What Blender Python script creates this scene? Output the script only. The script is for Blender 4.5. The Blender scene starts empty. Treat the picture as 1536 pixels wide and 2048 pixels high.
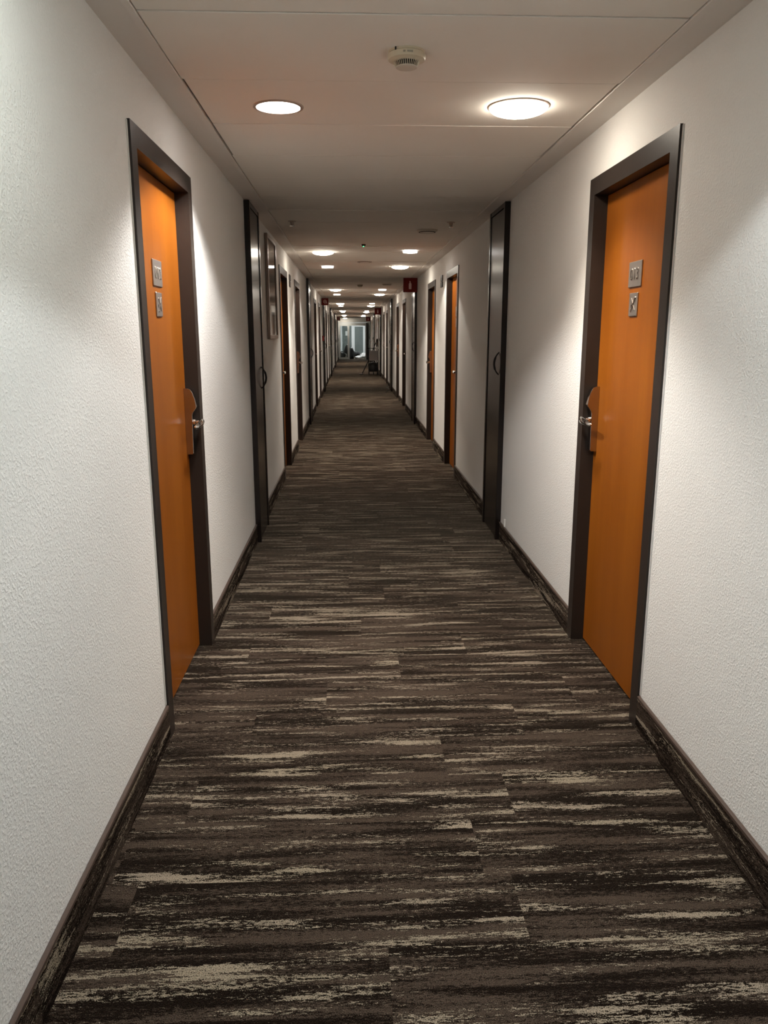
import bpy, bmesh, math, random
from mathutils import Vector, Matrix, Euler

C = bpy.context.scene.collection
PI = math.pi
random.seed(7)

# ------------------------------------------------------------------ dimensions (metres)
XL, XR = -0.6756, 1.0519          # wall faces
ZC = 2.277                        # ceiling
YB, YE = -2.6, 46.0               # added bounce wall at the back, glazed end
M = 7.348                         # the corridor repeats every M
HW = 0.4725                       # half width of a door frame
ORD = ['nearest', 'second', 'third', 'fourth', 'fifth', 'sixth', 'seventh', 'eighth', 'ninth', 'tenth', 'eleventh', 'twelfth']


# ------------------------------------------------------------------ materials
def new_mat(name):
    m = bpy.data.materials.new(name)
    m.use_nodes = True
    nt = m.node_tree
    return m, nt, nt.nodes['Principled BSDF']


def N(nt, kind, **kw):
    n = nt.nodes.new(kind)
    for k, v in kw.items():
        if k.startswith('i_'):
            n.inputs[int(k[2:])].default_value = v
        else:
            setattr(n, k, v)
    return n


def math_node(nt, op, a, b=None, clamp=False):
    n = nt.nodes.new('ShaderNodeMath')
    n.operation = op
    n.use_clamp = clamp
    for i, v in enumerate((a, b)):
        if v is None:
            continue
        if isinstance(v, (int, float)):
            n.inputs[i].default_value = v
        else:
            nt.links.new(v, n.inputs[i])
    return n.outputs[0]


def noise(nt, vec, scale, detail=2.0, rough=0.5, mapscale=None, loc=None):
    if mapscale or loc:
        mp = nt.nodes.new('ShaderNodeMapping')
        if mapscale:
            mp.inputs['Scale'].default_value = mapscale
        if loc:
            mp.inputs['Location'].default_value = loc
        nt.links.new(vec, mp.inputs['Vector'])
        vec = mp.outputs[0]
    n = nt.nodes.new('ShaderNodeTexNoise')
    n.inputs['Scale'].default_value = scale
    n.inputs['Detail'].default_value = detail
    n.inputs['Roughness'].default_value = rough
    nt.links.new(vec, n.inputs['Vector'])
    return n.outputs['Fac']


def ramp(nt, fac, stops):
    r = nt.nodes.new('ShaderNodeValToRGB')
    e = r.color_ramp.elements
    while len(e) < len(stops):
        e.new(0.5)
    for el, (p, c) in zip(e, stops):
        el.position = p
        el.color = (*c, 1) if len(c) == 3 else c
    nt.links.new(fac, r.inputs[0])
    return r.outputs[0]


def smooth(nt, v, lo, hi):
    n = nt.nodes.new('ShaderNodeMapRange')
    n.interpolation_type = 'SMOOTHSTEP'
    n.inputs['From Min'].default_value = lo
    n.inputs['From Max'].default_value = hi
    nt.links.new(v, n.inputs['Value'])
    return n.outputs['Result']


def mixc(nt, fac, a, b):
    n = nt.nodes.new('ShaderNodeMix')
    n.data_type = 'RGBA'
    for sock, v in ((n.inputs[0], fac), (n.inputs[6], a), (n.inputs[7], b)):
        if isinstance(v, (int, float)):
            sock.default_value = v
        elif isinstance(v, tuple):
            sock.default_value = (*v, 1)
        else:
            nt.links.new(v, sock)
    return n.outputs[2]


def bump(nt, bsdf, height, strength, dist):
    b = nt.nodes.new('ShaderNodeBump')
    b.inputs['Strength'].default_value = strength
    b.inputs['Distance'].default_value = dist
    nt.links.new(height, b.inputs['Height'])
    nt.links.new(b.outputs[0], bsdf.inputs['Normal'])


def obj_coord(nt):
    return nt.nodes.new('ShaderNodeTexCoord').outputs['Object']


def simple(name, col, rough=0.5, metal=0.0, var=0.0, vscale=40, coat=0.0, bumpy=0.0, spec=0.5):
    m, nt, b = new_mat(name)
    co = obj_coord(nt)
    b.inputs['Roughness'].default_value = rough
    b.inputs['Metallic'].default_value = metal
    b.inputs['Coat Weight'].default_value = coat
    b.inputs['Specular IOR Level'].default_value = spec
    f = noise(nt, co, vscale, 3)
    lo = tuple(c * (1 - var) for c in col)
    hi = tuple(min(1, c * (1 + var)) for c in col)
    nt.links.new(mixc(nt, f, lo, hi), b.inputs['Base Color'])
    if bumpy:
        bump(nt, b, noise(nt, co, vscale * 4, 2), bumpy, 0.002)
    return m


def emit(name, col, strength):
    m, nt, b = new_mat(name)
    b.inputs['Base Color'].default_value = (*[min(.9, c) for c in col], 1)
    b.inputs['Emission Color'].default_value = (*col, 1)
    b.inputs['Emission Strength'].default_value = strength
    return m


def plaster():
    m, nt, b = new_mat('rough_white_plaster')
    co = obj_coord(nt)
    big = noise(nt, co, 1.3, 3)
    nt.links.new(mixc(nt, big, (.76, .745, .715), (.81, .795, .765)), b.inputs['Base Color'])
    b.inputs['Roughness'].default_value = .75
    b.inputs['Specular IOR Level'].default_value = .25
    g = noise(nt, co, 135, 2, .55)
    g2 = noise(nt, co, 40, 1, .5)
    h = math_node(nt, 'ADD', math_node(nt, 'MULTIPLY', smooth(nt, g, .42, .68), .7), math_node(nt, 'MULTIPLY', g2, .6))
    bump(nt, b, h, .42, .003)
    return m


def carpet(name, along_x=True):
    """Streaked carpet planks: 0.25 m deep, 1 m long, each with its own slice of the pattern."""
    m, nt, b = new_mat(name)
    co = obj_coord(nt)
    s = nt.nodes.new('ShaderNodeSeparateXYZ')
    nt.links.new(co, s.inputs[0])
    if along_x:
        u, v = s.outputs[0], s.outputs[1]
    else:                                   # a strip of the same carpet cut for the skirting, streaks running lengthwise
        u, v = s.outputs[1], s.outputs[2]
    row = math_node(nt, 'FLOOR', math_node(nt, 'DIVIDE', math_node(nt, 'ADD', v, .145), .25))
    wn = nt.nodes.new('ShaderNodeTexWhiteNoise')
    wn.noise_dimensions = '1D'
    nt.links.new(row, wn.inputs['W'])
    ush = math_node(nt, 'ADD', u, wn.outputs['Value'])
    col = math_node(nt, 'FLOOR', ush)
    cid = nt.nodes.new('ShaderNodeCombineXYZ')
    nt.links.new(row, cid.inputs[0])
    nt.links.new(col, cid.inputs[1])
    wt = nt.nodes.new('ShaderNodeTexWhiteNoise')
    wt.noise_dimensions = '2D'
    nt.links.new(cid.outputs[0], wt.inputs['Vector'])
    tile = wt.outputs['Value']
    cv = nt.nodes.new('ShaderNodeCombineXYZ')
    nt.links.new(u, cv.inputs[0])
    nt.links.new(v, cv.inputs[1])
    nt.links.new(math_node(nt, 'MULTIPLY', tile, 37.0), cv.inputs[2])
    vec = cv.outputs[0]
    # flat vector without the per-plank offset, for the pile
    fv = nt.nodes.new('ShaderNodeCombineXYZ')
    nt.links.new(u, fv.inputs[0])
    nt.links.new(v, fv.inputs[1])
    flat = fv.outputs[0]
    streak = noise(nt, vec, 1.0, 4, .66, mapscale=(2.3, 27, 1))
    tone = noise(nt, vec, 1.0, 3, .64, mapscale=(1.5, 22, 1), loc=(4.3, 9.1, 3.3))
    warm = noise(nt, vec, 1.0, 0, .5, mapscale=(1.2, 6, 1), loc=(11, 2, 5))
    fleck = noise(nt, flat, 1.0, 2, .65, mapscale=(55, 210, 1))
    tuft = noise(nt, flat, 1.0, 1, .5, mapscale=(330, 420, 1), loc=(3, 1, 0))
    rag = math_node(nt, 'ADD', math_node(nt, 'MULTIPLY', math_node(nt, 'SUBTRACT', fleck, .5), .42),
                    math_node(nt, 'MULTIPLY', math_node(nt, 'SUBTRACT', tuft, .5), .22))
    light = smooth(nt, math_node(nt, 'ADD', streak, rag), .565, .615)
    mid = smooth(nt, math_node(nt, 'ADD', tone, math_node(nt, 'MULTIPLY', rag, 1.5)), .42, .62)
    dark = (.0085, .0050, .0034)
    brown = (.066, .047, .035)
    base = mixc(nt, mid, dark, brown)
    beige = mixc(nt, warm, (.30, .242, .186), (.275, .228, .162))
    c = mixc(nt, light, base, beige)
    shade = nt.nodes.new('ShaderNodeMix')
    shade.data_type = 'RGBA'
    shade.blend_type = 'MULTIPLY'
    shade.inputs[0].default_value = 1
    nt.links.new(c, shade.inputs[6])
    nt.links.new(ramp(nt, tuft, [(.28, (.35, .35, .35)), (.68, (1.4, 1.4, 1.4))]), shade.inputs[7])
    nt.links.new(shade.outputs[2], b.inputs['Base Color'])
    b.inputs['Roughness'].default_value = .95
    b.inputs['Specular IOR Level'].default_value = .04
    b.inputs['Sheen Weight'].default_value = .17 if along_x else 0
    b.inputs['Sheen Roughness'].default_value = .28
    b.inputs['Sheen Tint'].default_value = (1, .84, .62, 1)
    h = math_node(nt, 'ADD', math_node(nt, 'MULTIPLY', light, .55),
                  math_node(nt, 'ADD', math_node(nt, 'MULTIPLY', tuft, .8), math_node(nt, 'MULTIPLY', fleck, .5)))
    bump(nt, b, h, .8, .005)
    return m


def door_wood():
    m, nt, b = new_mat('orange_varnished_wood')
    co = obj_coord(nt)
    g = noise(nt, co, 1.0, 4, .55, mapscale=(1, 9, .7))
    f = noise(nt, co, 1.0, 3, .6, mapscale=(1, 160, 5))
    k = math_node(nt, 'ADD', math_node(nt, 'MULTIPLY', g, .8), math_node(nt, 'MULTIPLY', f, .2))
    nt.links.new(ramp(nt, k, [(.3, (.215, .056, .0032)), (.7, (.285, .086, .0066))]), b.inputs['Base Color'])
    b.inputs['Roughness'].default_value = .34
    b.inputs['Specular IOR Level'].default_value = .32
    return m


def gloss_dark():
    m, nt, b = new_mat('dark_brown_lacquer')
    co = obj_coord(nt)
    g = noise(nt, co, 1.0, 3, .5, mapscale=(1, 12, .8))
    nt.links.new(mixc(nt, g, (.0085, .0056, .005), (.014, .0095, .008)), b.inputs['Base Color'])
    nt.links.new(math_node(nt, 'ADD', math_node(nt, 'MULTIPLY', g, .06), .20), b.inputs['Roughness'])
    b.inputs['Specular IOR Level'].default_value = .45
    return m


def glass(name, tint=(.86, .9, .9), amount=.85):
    m = bpy.data.materials.new(name)
    m.use_nodes = True
    nt = m.node_tree
    nt.nodes.clear()
    out = nt.nodes.new('ShaderNodeOutputMaterial')
    t = nt.nodes.new('ShaderNodeBsdfTransparent')
    t.inputs[0].default_value = (*tint, 1)
    g = nt.nodes.new('ShaderNodeBsdfGlossy')
    g.inputs['Roughness'].default_value = .03
    fr = nt.nodes.new('ShaderNodeFresnel')
    fr.inputs[0].default_value = 1.5
    mx = nt.nodes.new('ShaderNodeMixShader')
    nt.links.new(fr.outputs[0], mx.inputs[0])
    nt.links.new(t.outputs[0], mx.inputs[1])
    nt.links.new(g.outputs[0], mx.inputs[2])
    nt.links.new(mx.outputs[0], out.inputs[0])
    return m


MT = dict(
    wall=plaster(),
    ceil=simple('cream_ceiling_panel', (.83, .78, .71), .8, var=.03, vscale=3, bumpy=.05),
    border=simple('cream_ceiling_border', (.78, .73, .68), .7, var=.03, vscale=4),
    void=simple('dark_ceiling_void', (.01, .008, .007), .9),
    carpet=carpet('streaked_brown_carpet'),
    skirt=carpet('streaked_carpet_skirting', False),
    trim=simple('brown_trim', (.075, .048, .036), .5, var=.15),
    frame=simple('dark_brown_paint', (.028, .020, .016), .38, var=.12, vscale=25, bumpy=.08, spec=.36),
    sealant=simple('white_sealant', (.72, .70, .67), .5),
    door=door_wood(),
    lacquer=gloss_dark(),
    black=simple('black_metal', (.008, .007, .007), .5, var=.1, spec=.3),
    steel=simple('polished_steel', (.50, .46, .43), .16, 1.0, var=.05),
    chrome=simple('chrome', (.78, .76, .74), .08, 1.0),
    plate=simple('brushed_aluminium', (.44, .39, .35), .38, .85, var=.06, vscale=90),
    digit=simple('raised_polished_metal', (.62, .58, .54), .14, 1.0),
    mark=simple('dark_engraving', (.03, .025, .022), .5),
    cream=simple('cream_plastic', (.66, .57, .42), .45, var=.04),
    creamlite=simple('pale_cream_plastic', (.62, .55, .46), .45),
    slot=simple('black_slot', (.01, .006, .005), .7),
    grey=simple('grey_label', (.36, .32, .25), .6),
    ring=simple('lamp_ring_paint', (.42, .33, .27), .4),
    whiteplastic=simple('white_plastic', (.72, .70, .67), .4),
    red=simple('signal_red_plastic', (.13, .006, .004), .6, var=.05, spec=.2),
    sign_white=simple('sign_white', (.62, .42, .38), .5),
    darkplate=simple('dark_sign_plate', (.035, .027, .022), .4),
    picframe=simple('pale_wood_frame', (.32, .235, .185), .3, var=.1, vscale=12),
    picmat=simple('pale_picture_paper', (.30, .25, .215), .6, var=.08, vscale=6),
    picdark=simple('brown_picture_tone', (.14, .10, .08), .6, var=.2, vscale=14),
    picglass=glass('picture_glass', (.95, .95, .94)),
    white=simple('white_frame_paint', (.74, .76, .75), .4, var=.02),
    pane=glass('partition_glass', (.88, .90, .89)),
    tinted=glass('grey_tinted_glass', (.62, .65, .64)),
    coolwall=simple('cool_grey_wall', (.42, .44, .43), .8, var=.05, vscale=2),
    paper=simple('white_paper', (.78, .78, .76), .7),
    sack=simple('black_plastic_sack', (.012, .012, .012), .35, var=.2, vscale=18, bumpy=.3),
    linen=simple('white_linen', (.75, .74, .72), .85, var=.04, vscale=12, bumpy=.3),
    greycloth=simple('grey_fabric', (.46, .42, .40), .85, var=.1, vscale=60, bumpy=.3),
    rubber=simple('black_rubber', (.015, .013, .012), .6),
    dome=emit('warm_glowing_glass', (1.0, .91, .77), 19.0),
    coolglow=emit('cool_glowing_glass', (.90, 1.0, .95), 18.0),
    flat=emit('white_glowing_diffuser', (1.0, .96, .92), 9.0),
    drumside=emit('dim_glowing_drum', (1.0, .95, .88), 1.3),
    lobby_glow=emit('cool_fill_glow', (.95, .99, 1.0), 20.0),
    led=emit('green_led', (.05, 1.0, .2), 6.0),
)


# ------------------------------------------------------------------ mesh builder
class MB:
    def __init__(s):
        s.bm = bmesh.new()

    def box(s, a, b, bevel=0.0, seg=2, mat=None):
        t = bmesh.new()
        bmesh.ops.create_cube(t, size=1)
        c = [(a[i] + b[i]) / 2 for i in range(3)]
        d = [abs(b[i] - a[i]) for i in range(3)]
        for v in t.verts:
            v.co = Vector((c[i] + v.co[i] * d[i] for i in range(3)))
        if bevel:
            bmesh.ops.bevel(t, geom=t.edges[:], offset=bevel, segments=seg, affect='EDGES', profile=.5)
        if mat is not None:
            t.transform(mat)
        s.join(t)
        return s

    def join(s, t):
        me = bpy.data.meshes.new('t')
        t.to_mesh(me)
        t.free()
        s.bm.from_mesh(me)
        bpy.data.meshes.remove(me)

    def prism(s, pts, axis, a, b, bevel=0.0):
        """Closed outline pts (2-D) extruded from a to b along an axis (0, 1, 2)."""
        t = bmesh.new()
        def P(p, w):
            q = [0, 0, 0]
            o = [i for i in range(3) if i != axis]
            q[o[0]], q[o[1]], q[axis] = p[0], p[1], w
            return q
        va = [t.verts.new(P(p, a)) for p in pts]
        vb = [t.verts.new(P(p, b)) for p in pts]
        n = len(pts)
        t.faces.new(va)
        t.faces.new(vb[::-1])
        for i in range(n):
            t.faces.new((va[i], vb[i], vb[(i + 1) % n], va[(i + 1) % n]))
        bmesh.ops.recalc_face_normals(t, faces=t.faces[:])
        if bevel:
            bmesh.ops.bevel(t, geom=t.edges[:], offset=bevel, segments=2, affect='EDGES', profile=.5)
        s.join(t)
        return s

    def lathe(s, prof, seg=40, mat=None):
        """prof = [(r, z), ...] turned round z."""
        t = bmesh.new()
        rings = []
        for r, z in prof:
            if r < 1e-6:
                rings.append([t.verts.new((0, 0, z))])
            else:
                rings.append([t.verts.new((r * math.cos(2 * PI * k / seg), r * math.sin(2 * PI * k / seg), z)) for k in range(seg)])
        for A, B in zip(rings, rings[1:]):
            for k in range(seg):
                j = (k + 1) % seg
                if len(A) == 1 and len(B) == 1:
                    continue
                if len(A) == 1:
                    t.faces.new((A[0], B[j], B[k]))
                elif len(B) == 1:
                    t.faces.new((A[k], A[j], B[0]))
                else:
                    t.faces.new((A[k], A[j], B[j], B[k]))
        bmesh.ops.recalc_face_normals(t, faces=t.faces[:])
        if mat is not None:
            t.transform(mat)
        s.join(t)
        return s

    def tube(s, path, r, seg=10, cap=True, flat=(1, 1)):
        t = bmesh.new()
        P = [Vector(p) for p in path]
        rings = []
        for i, p in enumerate(P):
            d = (P[min(i + 1, len(P) - 1)] - P[max(i - 1, 0)]).normalized()
            up = Vector((0, 0, 1)) if abs(d.z) < .9 else Vector((0, 1, 0))
            a = d.cross(up).normalized()
            b = a.cross(d).normalized()
            rr = r[i] if isinstance(r, (list, tuple)) else r
            rings.append([t.verts.new(p + a * rr * flat[0] * math.cos(2 * PI * k / seg) + b * rr * flat[1] * math.sin(2 * PI * k / seg)) for k in range(seg)])
        for A, B in zip(rings, rings[1:]):
            for k in range(seg):
                j = (k + 1) % seg
                t.faces.new((A[k], A[j], B[j], B[k]))
        if cap:
            t.faces.new(rings[0])
            t.faces.new(rings[-1])
        bmesh.ops.recalc_face_normals(t, faces=t.faces[:])
        s.join(t)
        return s

    def blob(s, c, rad, seed=0, amp=.15, freq=2.0, sub=3, floor=None):
        from mathutils import noise as nz
        t = bmesh.new()
        bmesh.ops.create_icosphere(t, subdivisions=sub, radius=1)
        for v in t.verts:
            n = nz.noise(v.co * freq + Vector((seed * 7.3, seed * 3.1, seed)))
            p = v.co * (1 + amp * n)
            p = Vector((c[i] + p[i] * rad[i] for i in range(3)))
            if floor is not None and p.z < floor:
                p.z = floor
            v.co = p
        s.join(t)
        return s

    def build(s, name, mat, parent=None, smoothed=False, angle=40):
        me = bpy.data.meshes.new(name)
        s.bm.to_mesh(me)
        s.bm.free()
        o = bpy.data.objects.new(name, me)
        C.objects.link(o)
        if mat:
            me.materials.append(mat)
        if smoothed:
            for p in me.polygons:
                p.use_smooth = True
            try:
                me.set_sharp_from_angle(angle=math.radians(angle))
            except Exception:
                pass
        if parent is not None:
            o.parent = parent
        return o


def tag(o, label, cat, group=None, kind=None):
    o['label'] = label
    o['category'] = cat
    if group:
        o['group'] = group
    if kind:
        o['kind'] = kind
    return o


def empty(name, loc=(0, 0, 0), rz=0):
    o = bpy.data.objects.new(name, None)
    C.objects.link(o)
    o.empty_display_size = .1
    o.location = loc
    o.rotation_euler = (0, 0, rz)
    return o


def copy_tree(o, parent=None):
    c = o.copy()
    C.objects.link(c)
    c.parent = parent
    for ch in list(o.children):
        copy_tree(ch, c)
    return c


def text_mesh(body, size, depth):
    cu = bpy.data.curves.new('digits', 'FONT')
    cu.body = body
    cu.size = size
    cu.extrude = depth
    cu.bevel_depth = depth * .35
    cu.space_character = 1.22
    cu.align_x = 'CENTER'
    cu.align_y = 'CENTER'
    ob = bpy.data.objects.new('digits', cu)
    C.objects.link(ob)
    dg = bpy.context.evaluated_depsgraph_get()
    dg.update()
    me = bpy.data.meshes.new_from_object(ob.evaluated_get(dg))
    bpy.data.objects.remove(ob)
    return me


# ------------------------------------------------------------------ where things stand along the corridor
door_y = {'left': [], 'right': []}       # (centre, type)   type B: lever on the far edge, A: lever on the near edge
for side in door_y:
    for k in range(0, 6):
        door_y[side].append((3.1125 + (0.0 if k == 0 else -.03) + M * k, 'B'))
    for k in range(0, 5):
        door_y[side].append((7.855 + HW + M * k, 'A'))
    door_y[side].sort()
cup_y = {'left': [(5.397 + M * k, 5.95 + M * k) for k in range(6)],
         'right': [(5.397 + M * k, 5.97 + M * k) for k in range(6)]}
OPEN = .46          # half width of the hole in the wall


# ------------------------------------------------------------------ shell
f = MB().box((-3.2, YB - .3, -.12), (3.6, 55.5, 0))
tag(f.build('floor', MT['carpet']), 'dark brown carpet floor with beige streaks', 'floor', kind='structure')

for side, x, sx in (('left', XL, -1), ('right', XR, 1)):
    w = MB()
    cuts = [(c - OPEN, c + OPEN, 2.06) for c, t in door_y[side]] + [(a + .004, b - .004, None) for a, b in cup_y[side]]
    cuts.sort()
    y0 = YB
    for a, b, z in cuts:
        w.box((x, y0, 0), (x + sx * .16, a, ZC + .02))
        if z:
            w.box((x, a, z), (x + sx * .16, b, ZC + .02))
        y0 = b
    w.box((x, y0, 0), (x + sx * .16, YE, ZC + .02))
    tag(w.build('wall_' + side, MT['wall']), 'rough white plaster wall along the %s side of the corridor' % side, 'wall', kind='structure')
    # carpet-faced skirting, one strip for each stretch of wall
    y0 = YB
    n = 0
    stops = sorted([(c - HW - .001, c + HW + .001) for c, t in door_y[side]] + list(cup_y[side]))
    names = []
    for a, b in stops + [(YE - .02, YE)]:
        if a - y0 > .05:
            n += 1
            q = MB().box((x, y0 + .001, 0.0), (x - sx * .010, a - .001, .118))
            o = q.build('baseboard_' + side, MT['skirt'])
            tag(o, '%s carpet-faced skirting strip along the %s wall, counted from the viewer' % (ORD[n - 1] if n <= 12 else {13: 'thirteenth', 14: 'fourteenth', 15: 'fifteenth', 16: 'sixteenth', 17: 'seventeenth', 18: 'eighteenth', 19: 'nineteenth'}[n], side), 'skirting board', 'carpet skirting strips of the %s wall' % side, 'structure')
            MB().box((x, y0 + .001, .118), (x - sx * .012, a - .001, .133), .003, 1).build('top_trim', MT['trim'], o)['label'] = 'brown trim strip'
        y0 = b

tag(MB().box((XL - .16, YB - .15, 0), (XR + .16, YB, ZC + .02)).build('wall_back', MT['wall']), 'added unseen white wall behind the viewer that bounces light back', 'wall', kind='structure')  # unseen wall added so light bounces; the corridor itself runs on

# ceiling: cross-wise panels with open joints over a dark void
PX0, PX1, PITCH = -.562, .943, .5825
c = MB()
c.box((XL - .16, YB - .15, ZC + .045), (XR + .16, YE + .1, ZC + .12))
back = c.build('ceiling', MT['ceil'])
tag(back, 'cream ceiling of wide cross-wise panels with thin joints', 'ceiling', kind='structure')
y = 2.377 - PITCH * 8
pm = MB()
k = 0
while y < YE - .05:
    y2 = min(y + PITCH, YE)
    dz = random.uniform(-.0012, .0022)
    x0, x1 = PX0, PX1
    if k in (9, 10):
        x0, x1 = PX0 + .006, PX1 - .005
    pm.box((x0, max(y, YB) + .0035, ZC + dz), (x1, y2 - .0035, ZC + .02 + dz), .0015, 1)
    y = y2
    k += 1
pm.build('panel_field', MT['ceil'], back)
MB().box((XL, YB, ZC + .022), (XR, YE, ZC + .044)).build('void', MT['void'], back)['label'] = 'dark gap behind the joints'
for i, (xa, xb, side) in enumerate(((XL, PX0 - .003, 'left'), (PX1 + .003, XR, 'right'))):
    t = MB()
    inner, outer = (xb, xa) if side == 'left' else (xa, xb)
    d = .022 if side == 'left' else -.022
    t.prism([(outer, ZC - .004), (inner - d, ZC - .001), (inner - d, ZC - .004), (inner, ZC - .004), (inner, ZC + .02), (outer, ZC + .02)], 1, YB, YE)
    tag(t.build('trim_%d' % (i + 1), MT['border']), 'plain ceiling border strip along the %s wall' % side, 'ceiling trim', kind='structure')


# ------------------------------------------------------------------ room doors
def lock_profile():
    return [(0, .915), (.026, .915), (.030, .920), (.032, 1.085), (.036, 1.098), (.050, 1.116), (.052, 1.124), (.047, 1.158), (.037, 1.186), (.028, 1.199), (.018, 1.203), (0, 1.203)]


def make_door(hs, number=None, detail=True):
    """Local frame: x out of the wall into the corridor, y along the wall, hs = which y side carries the lever."""
    root = empty('door')
    fr = MB()
    for s in (-1, 1):
        fr.box((-.10, s * .405, 0), (.010, s * .4595, 2.005 + .0545))
        fr.box((.0005, s * .4595, 0), (.010, s * HW, 2.075))
    fr.box((-.10, -.405, 2.005), (.010, .405, 2.0595))
    fr.box((.0005, -.4595, 2.0595), (.010, .4595, 2.075))
    fr.build('door_frame', MT['frame'], root)
    if detail:
        for s in (-1, 1):
            MB().box((.0, s * HW, .134), (.003, s * (HW + .011), 2.072), .001, 1).build('sealant_bead', MT['sealant'], root)['label'] = 'white sealant bead beside the frame'
    lf = MB().box((-.093, -.403, .008), (-.048, .403, 2.003), .002, 1).build('door_leaf', MT['door'], root)
    lf['label'] = 'orange varnished door leaf'
    x0 = -.048
    lk = MB()
    y1, y2 = hs * .3605, hs * .398
    lk.prism([(x0 + a, z) for a, z in lock_profile()], 1, min(y1, y2), max(y1, y2), .0015)
    lo = lk.build('lock_case', MT['steel'], root)
    lo['label'] = 'polished steel electronic lock case'
    yl = hs * .379
    lv = MB()
    lv.lathe([(0, 0), (.014, 0), (.014, .012), (.009, .016), (.009, .040), (0, .040)], 20, Matrix.Translation((x0 + .030, yl, 1.055)) @ Matrix.Rotation(PI / 2, 4, 'Y'))
    path = [(x0 + .066, yl + hs * .012, 1.055), (x0 + .071, yl, 1.055), (x0 + .072, yl - hs * .03, 1.054), (x0 + .070, yl - hs * .07, 1.051), (x0 + .066, yl - hs * .105, 1.047), (x0 + .060, yl - hs * .118, 1.046)]
    lv.tube(path, [.009, .0125, .0125, .011, .009, .004], 14, flat=(.75, 1.25))
    lv.build('lever_handle', MT['chrome'], lo, True, 50)['label'] = 'chrome lever handle'
    pl = MB().box((x0, -.068, 1.607), (x0 + .005, .068, 1.702), .0012, 1).build('number_plate', MT['plate'], root)
    pl['label'] = 'brushed metal room number plate'
    if number:
        me = text_mesh(number, .062, .0013)
        R = Matrix(((0, 0, 1, x0 + .0056), (1, 0, 0, 0), (0, 1, 0, 1.653), (0, 0, 0, 1)))
        S = Matrix.Diagonal((.86, 1.0, 1, 1))
        me.transform(R @ S)
        d = bpy.data.objects.new('digits', me)
        C.objects.link(d)
        me.materials.append(MT['digit'])
        d.parent = pl
        d['label'] = 'raised digits ' + number
    pc = MB().box((x0, -.044, 1.497), (x0 + .005, .044, 1.585), .0012, 1).build('pictogram_plate', MT['plate'], root)
    pc['label'] = 'small square metal plate with crossed bars'
    if number:
        cr = MB()
        for ang, ln, wd in ((50, .036, .0028), (-50, .030, .0022)):
            cr.box((-.001, -ln, -wd), (.0022, ln, wd), .0006, 1, Matrix.Translation((x0 + .0055, .004, 1.541)) @ Matrix.Rotation(math.radians(ang), 4, 'X'))
        cr.build('crossed_bars', MT['digit'], pc)
        MB().box((x0 + .0045, -.018, 1.529), (x0 + .0064, -.010, 1.541), 0).build('dark_notch', MT['mark'], pc)
    return root


protos = {}
dn = 0
for side in ('left', 'right'):
    for i, (yc, typ) in enumerate(door_y[side]):
        far = 1 if typ == 'B' else -1
        hs = far if side == 'left' else -far
        num = {('left', 0): '012', ('right', 0): '013'}.get((side, i))
        if num:
            o = make_door(hs, num)
        elif hs in protos:
            o = copy_tree(protos[hs])
        else:
            o = protos[hs] = make_door(hs)
        dn += 1
        o.name = 'door_%d' % dn
        o.location = (XL if side == 'left' else XR, yc, 0)
        o.rotation_euler = (0, 0, 0 if side == 'left' else PI)
        if num:
            lab = 'orange door numbered %s in a dark frame, nearest on the %s wall' % (num, side)
        else:
            lab = '%s dark-framed orange room door along the %s wall from the viewer' % (ORD[i], side)
        tag(o, lab, 'door', 'orange room doors of the corridor', 'structure')


# ------------------------------------------------------------------ tall dark cupboard doors
def make_cupboard(width, hy, hz, hw=.003):
    """Origin at the near lower corner on the wall face; x into the corridor, y along +-."""
    root = empty('door')
    Z = ZC - .008
    s = 1 if width > 0 else -1
    W = abs(width)
    fr = MB()
    fr.box((-.06, 0, 0), (.037, s * .045, Z), .002, 1)
    fr.box((-.06, s * (W - .045), 0), (.037, s * W, Z), .002, 1)
    fr.box((-.06, s * .045, Z - .03), (.035, s * (W - .045), Z), .001, 1)
    fr.build('side_posts', MT['lacquer'], root)
    MB().box((-.05, s * .049, .012), (.031, s * (W - .049), Z - .034), .003, 2).build('door_leaf', MT['lacquer'], root)['label'] = 'glossy dark brown door leaf'
    pts = []
    for k in range(13):
        a = -1 + 2 * k / 12
        pts.append((.031 + .034 * (1 - a * a) ** .8, s * hy, hz + .076 * a))
    MB().tube(pts, .0062, 10, flat=(1.2, .8)).build('bow_handle', MT['black'], root, True)['label'] = 'black bow-shaped pull handle'
    return root


for side in ('left', 'right'):
    proto = None
    for i, (a, b) in enumerate(cup_y[side]):
        if proto is None:
            if side == 'left':
                proto = o = make_cupboard(b - a, .405, 1.124)
            else:
                proto = o = make_cupboard(-(b - a), .08, 1.23)
        else:
            o = copy_tree(proto)
        dn += 1
        o.name = 'door_%d' % dn
        o.location = (XL if side == 'left' else XR, a, 0)
        o.rotation_euler = (0, 0, 0 if side == 'left' else PI)
        tag(o, '%s tall glossy dark brown cupboard door along the %s wall from the viewer' % (ORD[i], side), 'cupboard door', 'tall dark cupboard doors of the corridor', 'structure')


# ------------------------------------------------------------------ ceiling lamps
def spot(loc, power, col, half=65, blend=.12, rad=.06):
    l = bpy.data.lights.new('lamp_beam', 'SPOT')
    l.energy = power
    l.color = col
    l.spot_size = math.radians(half * 2)
    l.spot_blend = blend
    l.shadow_soft_size = rad
    o = bpy.data.objects.new('lamp_beam', l)
    C.objects.link(o)
    o.location = loc
    return o


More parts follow.
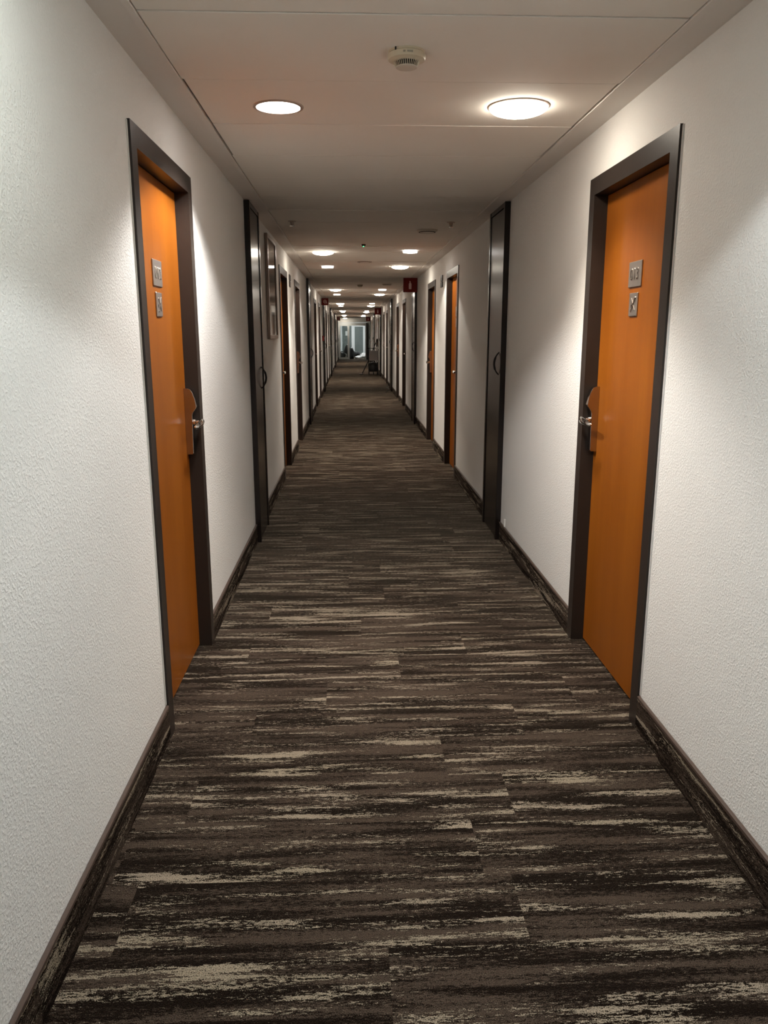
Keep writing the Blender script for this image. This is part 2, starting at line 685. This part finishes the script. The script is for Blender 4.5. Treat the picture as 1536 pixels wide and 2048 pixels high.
def make_dome(glow='dome'):
    root = empty('dome_ceiling_lamp')
    MB().lathe([(.100, .004), (.1165, .004), (.1165, -.003), (.113, -.005), (.105, -.004)], 40).build('mounting_ring', MT['ring'], root, True)
    prof = [(.112 * math.sin(a), -.004 - .030 * math.cos(a)) for a in [PI / 2 * k / 6 for k in range(7)]]
    prof[0] = (0, -.034)
    MB().lathe(prof, 24).build('glass_dome', MT[glow], root, True, 80)['label'] = 'glowing glass dome'
    return root


def make_drum():
    root = empty('drum_ceiling_lamp')
    MB().lathe([(.076, .004), (.076, -.019), (.072, -.022)], 32).build('drum_side', MT['drumside'], root, True)
    MB().lathe([(.072, -.022), (0, -.022)], 24).build('diffuser', MT['flat'], root)['label'] = 'glowing white diffuser'
    return root


WARM = (1.0, .87, .70)
domeL = [8.77 + M * k for k in range(-1, 6)]
domeR = [10.60 + M * k for k in range(-1, 5)]
drumR = [8.60 + M * k for k in range(-1, 5)]
drumL = [10.55 + M * k for k in range(0, 5)]
wo = ['nearest', 'second', 'third', 'fourth', 'fifth', 'sixth', 'seventh']
pd = None
for i, yy in enumerate(domeL):
    if i == 0:
        o = make_dome('coolglow')
        lab = 'round dome ceiling lamp above the viewer, by the left wall'
    else:
        o = pd = make_dome() if pd is None else copy_tree(pd)
        lab = '%s round glowing dome lamp of the left row ahead on the ceiling' % wo[i - 1]
    o.location = (-.278, yy, ZC)
    if 0 < i < len(domeL) - 1:
        spot((-.278, yy, ZC - .045), 42, (1.0, .91, .78), 50, .7)
    tag(o, lab, 'ceiling lamp', 'glowing dome lamps on the ceiling')
for i, yy in enumerate(domeR):
    o = copy_tree(pd)
    o.location = (.652, yy, ZC)
    spot((.652, yy, ZC - .045), 38 if i == 0 else 42, (1.0, .91, .78), 55 if i == 0 else 50, .7)
    lab = 'large bright dome lamp close to the white smoke detector' if i == 0 else '%s round glowing dome lamp of the right row on the ceiling' % wo[i]
    tag(o, lab, 'ceiling lamp', 'glowing dome lamps on the ceiling')
domeR_obj = o
pr = None
for row, ys, x in (('right', drumR, .634), ('left', drumL, -.280)):
    for i, yy in enumerate(ys):
        o = make_drum() if pr is None else copy_tree(pr)
        pr = pr or o
        o.location = (x, yy, ZC)
        if row == 'right' and i == 0:
            lab = 'small drum ceiling lamp above the viewer, by the right wall'
        else:
            j = i - 1 if row == 'right' else i
            lab = '%s small white drum lamp of the %s row ahead on the ceiling' % (wo[j], row)
        tag(o, lab, 'ceiling lamp', 'small drum lamps on the ceiling')
        spot((x, yy, ZC - .03), 28 if row == 'right' and i == 0 else 27, (.90, .98, 1.0) if row == 'right' and i == 0 else (1.0, .93, .83))
# the recessed flat lamp near the first door on the left
o = empty('recessed_ceiling_lamp', (-.265, 3.287, ZC))
MB().lathe([(.083, .003), (.084, -.0045), (.095, -.0035), (.098, .003)], 48).build('trim_ring', MT['ring'], o, True)
MB().lathe([(.0835, -.0025), (0, -.0025)], 32).build('diffuser', MT['flat'], o)['label'] = 'glowing white diffuser'
tag(o, 'flat round white recessed lamp with thin ring, above the 012 door', 'ceiling lamp')
spot((-.265, 3.287, ZC - .012), 66, (1.0, .97, .94), blend=.28, rad=.09)

# ------------------------------------------------------------------ other things on the ceiling
# big smoke detector
o = empty('smoke_detector', (.182, 2.665, ZC))
MB().lathe([(.080, .006), (.080, -.010), (.077, -.012)], 48).build('base_plate', MT['cream'], o, True)
b = MB()
b.lathe([(.077, -.011), (.083, -.014), (.084, -.030), (.080, -.036), (.062, -.041), (.058, -.043), (.048, -.043)], 48)
ho = b.build('housing', MT['cream'], o, True)
ch = MB().lathe([(.050, -.040), (.042, -.062), (.0, -.062)], 36).build('dark_chamber', MT['slot'], o)
ch['label'] = 'dark slotted chamber'
g = MB()
for k in range(36):
    a = 2 * PI * k / 36
    g.tube([(.0575 * math.cos(a), .0575 * math.sin(a), -.041), (.0455 * math.cos(a), .0455 * math.sin(a), -.064)], .0016, 6)
g.build('grille_ribs', MT['cream'], ch)
MB().lathe([(.047, -.062), (.047, -.065), (.044, -.067), (0, -.068)], 36).build('bottom_cap', MT['creamlite'], o, True)
for ya, yb in ((-.020, -.010), (-.003, .022)):
    MB().box((ya, -.0846, -.027), (yb, -.0815, -.020)).build('printed_label', MT['grey'], ho)
MB().box((-.055, -.0665, -.014), (-.048, -.0605, -.001)).build('latch_notch', MT['slot'], ho)
o.scale = (.70, .70, .70)
tag(o, 'cream round smoke detector with black slots, foremost on the ceiling', 'smoke detector')

# small detectors further along
def make_small_detector():
    r = empty('smoke_detector')
    MB().lathe([(.052, .004), (.052, -.008), (.046, -.012), (.046, -.026), (.030, -.045), (0, -.048)], 24).build('housing', MT['cream'], r, True)
    MB().lathe([(.047, -.016), (.0475, -.018), (.0475, -.022), (.047, -.024)], 24).build('slot_band', MT['slot'], r)
    return r

sd = make_small_detector()
sd.location = (.182, 14.44, ZC)
tag(sd, 'small cream smoke detector hanging mid-ceiling beyond the first red sign', 'smoke detector')
for x, yy, lab in ((-.437, 6.42, 'small sprinkler head on the ceiling by the left border'), (.791, 6.44, 'small sprinkler head on the ceiling by the right border')):
    r = empty('ceiling_sprinkler', (x, yy, ZC))
    MB().lathe([(.034, .004), (.032, -.005), (.018, -.007), (.014, -.020), (.010, -.030)], 20).build('rosette', MT['ring'], r, True)
    MB().lathe([(.006, -.028), (.020, -.034), (.020, -.037), (0, -.038)], 20).build('deflector', MT['steel'], r, True)
    tag(r, lab, 'sprinkler', 'sprinkler heads')
r = empty('ceiling_speaker', (.651, 6.92, ZC))
MB().lathe([(.085, .004), (.088, -.006), (.080, -.014), (.060, -.022), (0, -.026)], 36).build('cover', MT['creamlite'], r, True)
MB().lathe([(.070, -.0185), (.0705, -.021), (.064, -.0225)], 36).build('slot_ring', MT['slot'], r)
tag(r, 'low round cream disc on the ceiling before the first lit lamps', 'ceiling speaker')
r2 = copy_tree(r)
r2.location = (.651, 6.92 + M, ZC)
tag(r2, 'low round cream disc on the ceiling just behind the red extinguisher sign', 'ceiling speaker')
r = empty('air_vent', (.182, 9.96, ZC))
MB().lathe([(.088, .004), (.090, -.004), (.070, -.008), (.066, -.003)], 36).build('vent_ring', MT['ring'], r, True)
MB().lathe([(.058, -.002), (.056, -.008), (0, -.009)], 30).build('vent_disc', MT['border'], r, True)
tag(r, 'flat round air vent in the middle of the ceiling between two lamps', 'air vent')
r = empty('ceiling_sensor', (.138, 8.04, ZC))
MB().lathe([(.022, .004), (.022, -.006), (.016, -.016), (0, -.018)], 20).build('housing', MT['darkplate'], r, True)
MB().lathe([(.005, -.0165), (.004, -.020), (0, -.022)], 14).build('led', MT['led'], r)['label'] = 'glowing green light'
tag(r, 'tiny dark ceiling sensor with a green light', 'sensor')


# ------------------------------------------------------------------ projecting red fire signs
def make_flag(symbol, w, h):
    """Hangs from local (0,0) = wall/top edge, panel runs along +x (into the corridor), faces -y."""
    r = empty('fire_sign')
    pa = MB().box((.002, -.006, -h), (w, .006, -.002), .003, 1).build('panel', MT['red'], r)
    pa['label'] = 'red sign panel'
    MB().box((0, -.008, -h + .01), (.006, .008, -.01)).build('bracket', MT['darkplate'], r)
    s = MB()
    cx, cz = w * .52, -h * .5
    for f in (-1, 1):
        y0, y1 = sorted((f * .006, f * .0072))
        if symbol == 'extinguisher':
            pts = [(-.020, -.062), (.020, -.062), (.021, .012), (.016, .026), (.008, .034), (.008, .046), (.014, .056), (.002, .060), (-.006, .052), (-.008, .034), (-.016, .026), (-.021, .012)]
            s.prism([(cx + a, cz + b) for a, b in pts], 1, y0, y1)
        else:
            for r0, r1 in ((.030, .042), (.008, .018)):
                for k in range(24):
                    a, b = 2 * PI * k / 24, 2 * PI * (k + 1) / 24
                    s.prism([(cx + r0 * math.cos(a), cz + r0 * math.sin(a)), (cx + r1 * math.cos(a), cz + r1 * math.sin(a)), (cx + r1 * math.cos(b), cz + r1 * math.sin(b)), (cx + r0 * math.cos(b), cz + r0 * math.sin(b))], 1, y0, y1)
            s.prism([(cx + .030, cz + .0), (cx + .042, cz + .0), (cx + .050, cz - .05), (cx + .040, cz - .05)], 1, y0, y1)
    s.build('symbol', MT['sign_white'], pa)['label'] = 'pale %s symbol' % symbol
    return r

fl = None
for i, (yy, lab) in enumerate(((12.672, 'red fire extinguisher sign sticking out of the right wall, nearest one'),
                               (12.672 + 2 * M, 'red sign sticking out of the right wall near the far trolley'),
                               (12.672 + 4 * M, 'red sign sticking out of the right wall beside the glazed end'))):
    o = make_flag('extinguisher', .222, .216) if fl is None else copy_tree(fl)
    fl = fl or o
    # mirrored to run from the right wall: turn half round about z
    o.rotation_euler = (0, 0, PI)
    o.location = (XR, yy, ZC - .003)
    tag(o, lab, 'fire sign', 'red projecting fire signs')
fh = None
for yy, lab in ((19.42, 'red fire hose sign sticking out of the left wall'), (12.672 + 4 * M, 'red sign sticking out of the left wall beside the glazed end')):
    o = make_flag('hose reel', .165, .165) if fh is None else copy_tree(fh)
    fh = fh or o
    o.location = (XL, yy, ZC - .02)
    tag(o, lab, 'fire sign', 'red projecting fire signs')
o = empty('fire_call_point', (XL, 19.62, 1.32))
MB().box((-.004, -.05, -.06), (.045, .05, .06), .006, 2).build('housing', MT['red'], o)
MB().box((.045, -.028, -.02), (.047, .028, .028)).build('break_glass', MT['sign_white'], o)
tag(o, 'small red fire call point on the left wall', 'fire alarm')

# small dark direction plates between the second and third doors
for side, x, s, y0 in (('left', XL, 1, 9.14), ('right', XR, -1, 9.20)):
    o = empty('wall_sign', (x, y0, 0))
    for za, zb in ((1.945, 2.005), (2.012, 2.075)):
        MB().box((0, 0, za), (s * .012, .17, zb), .002, 1).build('sign_strip', MT['darkplate'], o)
    tag(o, 'small dark two-strip wall sign between two doors on the %s wall' % side, 'wall sign', 'small dark wall signs')

# framed picture on the left wall
o = empty('picture_frame', (XL, 6.62, 1.39))
W_, H_ = .72, .825
fr = MB()
fr.box((.002, 0, 0), (.026, .032, H_), .003, 1)
fr.box((.002, W_ - .032, 0), (.026, W_, H_), .003, 1)
fr.box((.002, .032, 0), (.026, W_ - .032, .032), .003, 1)
fr.box((.002, .032, H_ - .032), (.026, W_ - .032, H_), .003, 1)
fr.build('frame', MT['picframe'], o)
MB().box((.004, .032, .032), (.010, W_ - .032, H_ - .032)).build('mat_board', MT['picmat'], o)
MB().box((.010, .16, .22), (.0115, W_ - .16, H_ - .17)).build('print', MT['picdark'], o)
MB().box((.016, .032, .032), (.019, W_ - .032, H_ - .032)).build('glass', MT['picglass'], o)
tag(o, 'pale framed glazed picture hanging on the left wall beyond the cupboard door', 'picture')

# little white cable cover standing on the skirting, right wall
o = empty('cable_cover', (XR, 5.245, .133))
q = MB()
q.box((-.010, -.020, 0), (0, -.006, .055), .002, 1)
q.box((-.006, -.006, 0), (0, .022, .030), .002, 1)
q.build('cover', MT['whiteplastic'], o)
MB().box((-.004, -.004, .030), (0, .018, .050), .001, 1).build('cable_hole', MT['grey'], o)
tag(o, 'tiny white cable cover above the skirting by the right cupboard door', 'cable cover')

# dark cord lying on the carpet further along
pts = [(1.035, 22.2, .006), (.985, 21.9, .006), (.965, 21.6, .006), (.995, 21.2, .006), (1.0, 20.9, .006), (.96, 20.5, .006), (.91, 20.1, .006), (.875, 19.8, .006)]
tag(MB().tube(pts, .006, 8).build('cord', MT['rubber'], None, True), 'dark cord lying on the carpet along the right wall', 'cord')


# ------------------------------------------------------------------ wheeled trolley and vacuum cleaner far down the corridor
o = empty('trolley', (.815, 28.75, 0))
fr = MB()
for sx in (-.165, .165):
    fr.tube([(sx, -.18, .11), (sx, -.18, .48), (sx, -.16, .92)], .011, 10)
    fr.tube([(sx, .20, .11), (sx, .20, .50)], .011, 10)
    fr.tube([(sx, -.18, .47), (sx, .20, .47)], .010, 8)
fr.tube([(-.22, -.16, .92), (.12, -.16, .92)], .011, 10)
for k in range(5):
    fr.tube([(-.13 + k * .055, -.19, .38), (-.09 + k * .055, -.19, .48)], .008, 8)
fr.box((-.165, -.19, .365), (.06, .2, .378))
fr.build('tube_frame', MT['black'], o, True)
MB().box((-.15, -.185, .49), (.17, -.165, .84), .008, 2).build('fabric_panel', MT['greycloth'], o)['label'] = 'grey fabric panel'
MB().box((-.18, -.21, .10), (.18, .22, .125), .006, 1).build('base_shelf', MT['rubber'], o)
for sx, sy in ((-.16, -.18), (.0, -.2), (.16, -.18), (-.15, .19), (.15, .19)):
    w = MB()
    w.lathe([(0, -.014), (.036, -.014), (.040, -.009), (.040, .009), (.036, .014), (0, .014)], 18, Matrix.Translation((sx, sy, .040)) @ Matrix.Rotation(PI / 2, 4, 'Y'))
    w.box((sx - .018, sy - .008, .04), (sx + .018, sy + .008, .101))
    w.build('caster', MT['rubber'], o, True)
tag(o, 'wheeled black trolley with a grey fabric panel by the right wall', 'trolley')
tw = MB().blob((.93, 28.60, .925), (.075, .05, .045), 3, .3, 2.5, 3)
tag(tw.build('folded_cloth', MT['linen'], None, True, 80), 'white cloth lying over the top of the trolley', 'cloth')

o = empty('vacuum_cleaner', (.79, 28.72, .125))
bd = MB().lathe([(0, .002), (.165, .002), (.175, .02), (.172, .14), (.160, .19), (.166, .20), (.164, .225), (.135, .28), (.075, .315), (0, .322)], 36, Matrix.Translation((.02, 0, 0))).build('body', MT['rubber'], o, True, 40)
MB().tube([(-.05, 0, .30), (-.04, 0, .35), (.08, 0, .35), (.09, 0, .30)], .011, 8).build('carry_handle', MT['black'], bd, True)
tube = [(-.37, -.02, -.085), (-.31, -.02, .03), (-.16, .08, .33), (.02, .26, .74), (.16, .36, 1.05), (.19, .37, 1.12)]
MB().tube(tube, .017, 10).build('wand', MT['rubber'], o, True)
MB().box((-.47, -.12, -.125), (-.33, .05, -.095), .008, 2).build('floor_head', MT['rubber'], o)
hose = [(.12, 0, .2), (.2, .1, .34), (.2, .25, .5), (.17, .35, .8), (.185, .38, 1.1)]
MB().tube(hose, .014, 8).build('hose', MT['rubber'], o, True)
tag(o, 'black vacuum cleaner with its wand, resting on the trolley base', 'vacuum cleaner')

# ------------------------------------------------------------------ glazed end of the corridor and the lobby beyond
hd = MB()
hd.box((XL - .16, YE, 2.05), (XR + .16, YE + .14, 2.9))
hd.box((XL - 1.8, YE, 0), (XL, YE + .14, 2.9))
hd.box((.965, YE + .0, 0), (XR + 1.8, YE + .14, 2.05))
hd.box((XR + .16, YE, 2.05), (XR + 1.8, YE + .14, 2.9))
hd.box((XL - 1.8, YE, 2.05), (XL - .16, YE + .14, 2.9))
tag(hd.build('wall_end', MT['wall']), 'white wall above and beside the glazed corridor end', 'wall', kind='structure')

def partition(name, y, posts, rails, panes, label, paper=None):
    o = empty(name, (0, y, 0))
    f = MB()
    for a, b in posts:
        f.box((a, -.03, 0), (b, .03, 2.03))
    for xa, xb, za, zb in rails:
        f.box((xa, -.028, za), (xb, .028, zb))
    f.build('frame', MT['white'], o)['label'] = 'white painted frame'
    for xa, xb, za, zb, m in panes:
        MB().box((xa, -.004, za), (xb, .004, zb)).build('pane', MT[m], o)
    tag(o, label, 'glass partition', kind='structure')
    return o

partition('window_1', YE + .04, [(-.672, -.56), (-.155, -.045), (.85, .895)],
          [(-.56, -.155, 0, .11), (-.56, -.155, 1.86, 2.03), (-.045, .85, 1.87, 2.03)],
          [(-.56, -.155, .11, 1.86, 'pane')], 'white-framed glass partition with an open doorway closing the corridor')
o = empty('door_%d' % (dn + 1), (.93, YE + .03, 0))
MB().box((-.033, -.75, .005), (.033, .03, 2.03), .003, 1).build('door_leaf', MT['frame'], o)
tag(o, 'dark door leaf standing open edge-on beside the glazed end', 'door', kind='structure')

Y2 = 50.6
partition('window_2', Y2, [(-.70, -.50), (.085, .275), (.80, .93)],
          [(-.50, .085, 1.90, 2.04), (.275, .80, 1.86, 2.04), (-.50, .085, 0, .16), (.275, .80, 0, .18)],
          [(-.50, .085, .16, 1.90, 'tinted'), (.275, .80, .18, 1.86, 'tinted')], 'white-framed tinted glass doors at the far side of the lobby')
lb = MB()
lb.box((-2.5, YE + .14, 0), (-2.35, 55, 2.9))
lb.box((2.7, YE + .14, 0), (2.85, 55, 2.9))
tag(lb.build('wall_lobby', MT['coolwall']), 'cool grey side walls of the lobby beyond the glass', 'wall', kind='structure')
lb = MB()
lb.box((-2.35, Y2 - .03, 0), (-.70, Y2 + .03, 2.9))
lb.box((.93, Y2 - .03, 0), (2.7, Y2 + .03, 2.9))
lb.box((-.70, Y2 - .03, 2.04), (.93, Y2 + .03, 2.9))
tag(lb.build('wall_lobby_front', MT['white']), 'white wall around the far lobby glass doors', 'wall', kind='structure')
tag(MB().box((-2.5, 55, 0), (2.85, 55.15, 2.9)).build('wall_far', MT['coolwall']), 'cool grey wall behind the far glass doors', 'wall', kind='structure')
tag(MB().box((-2.5, YE + .1, 2.9), (2.85, 55.15, 3.0)).build('ceiling_lobby', MT['white']), 'white ceiling of the lobby', 'ceiling', kind='structure')
for yy, lab in ((48.2, 'added unseen ceiling light brightening the lobby before the far glass doors'), (52.8, 'added unseen ceiling light brightening the room behind the far glass doors')):
    o = empty('lobby_fill_light', (.15, yy, 2.9))  # added fixture out of view, brightens the lobby and the room behind
    MB().box((-.45, -.45, -.03), (.45, .45, 0)).build('housing', MT['white'], o)
    MB().box((-.41, -.41, -.034), (.41, .41, -.03)).build('diffuser', MT['lobby_glow'], o)
    tag(o, lab, 'ceiling light', 'added lobby fill lights')
o = MB().box((-.30, Y2 - .014, 1.31), (-.13, Y2 - .009, 1.58)).build('notice', MT['paper'])
tag(o, 'white paper notice stuck on the far lobby glass', 'notice')

# refuse sacks and linen on the lobby floor
for nm, mat, c_, r_, sd_, lab, cat in (
        ('refuse_sack', 'sack', (-.47, 46.7, .20), (.19, .16, .24), 1, 'small black sack at the left foot of the corridor-end glass', 'sack'),
        ('refuse_sack', 'sack', (-.19, 47.5, .34), (.22, .22, .42), 2, 'black sack with a pale bundle leaning on it', 'sack'),
        ('refuse_sack', 'sack', (.07, 46.8, .26), (.17, .2, .37), 4, 'tall black sack beside the open glass doorway', 'sack'),
        ('laundry_bundle', 'linen', (-.29, 46.95, .12), (.10, .10, .17), 5, 'pale bundle of linen between the black sacks', 'laundry'),
        ('laundry_bundle', 'linen', (.45, 47.4, .06), (.20, .2, .10), 6, 'flat heap of white linen in the middle of the doorway', 'laundry'),
        ('laundry_bundle', 'linen', (.80, 48.1, .12), (.20, .2, .18), 7, 'tall heap of white linen at the right of the doorway', 'laundry'),
        ('refuse_sack', 'sack', (.34, 49.3, .20), (.24, .22, .17), 8, 'flat black sack behind the white linen', 'sack')):
    o = MB().blob(c_, r_, sd_, .24, 1.5, 4, floor=0.0).build(nm, MT[mat], None, True, 80)
    tag(o, lab, cat)

# ------------------------------------------------------------------ camera and view
cam = bpy.data.cameras.new('camera')
co = bpy.data.objects.new('camera', cam)
C.objects.link(co)
cam.sensor_fit = 'VERTICAL'
cam.sensor_height = 36.0
cam.lens = 1576.35 / 2048 * 36.0
cam.clip_start = .02
cam.clip_end = 200
pitch, yaw, roll = math.radians(12.7583), math.radians(2.3759), math.radians(.0846)
fwd = Vector((math.sin(yaw) * math.cos(pitch), math.cos(yaw) * math.cos(pitch), -math.sin(pitch)))
right = Vector((math.cos(yaw), -math.sin(yaw), 0))
up = right.cross(fwd)
r2_ = right * math.cos(roll) - up * math.sin(roll)
u2_ = right * math.sin(roll) + up * math.cos(roll)
R = Matrix((r2_, u2_, -fwd)).transposed()
co.matrix_world = Matrix.Translation((0, 0, 1.433)) @ R.to_4x4()
sc = bpy.context.scene
sc.camera = co

w = bpy.data.worlds.new('world')
sc.world = w
w.use_nodes = True
w.node_tree.nodes['Background'].inputs[0].default_value = (.02, .018, .015, 1)
w.node_tree.nodes['Background'].inputs[1].default_value = .1
vs = sc.view_settings
vs.view_transform = 'Standard'
vs.look = 'None'
vs.gamma = 1
vs.use_curve_mapping = False
vs.exposure = 1.34
sc.cycles.use_denoising = True
sc.cycles.max_bounces = 6
sc.cycles.diffuse_bounces = 4
sc.cycles.glossy_bounces = 3
sc.cycles.transmission_bounces = 4
sc.cycles.caustics_reflective = False
sc.cycles.caustics_refractive = False
sc.cycles.use_adaptive_sampling = True
sc.cycles.adaptive_threshold = .06
sc.cycles.adaptive_min_samples = 16
sc.cycles.sample_clamp_indirect = 6
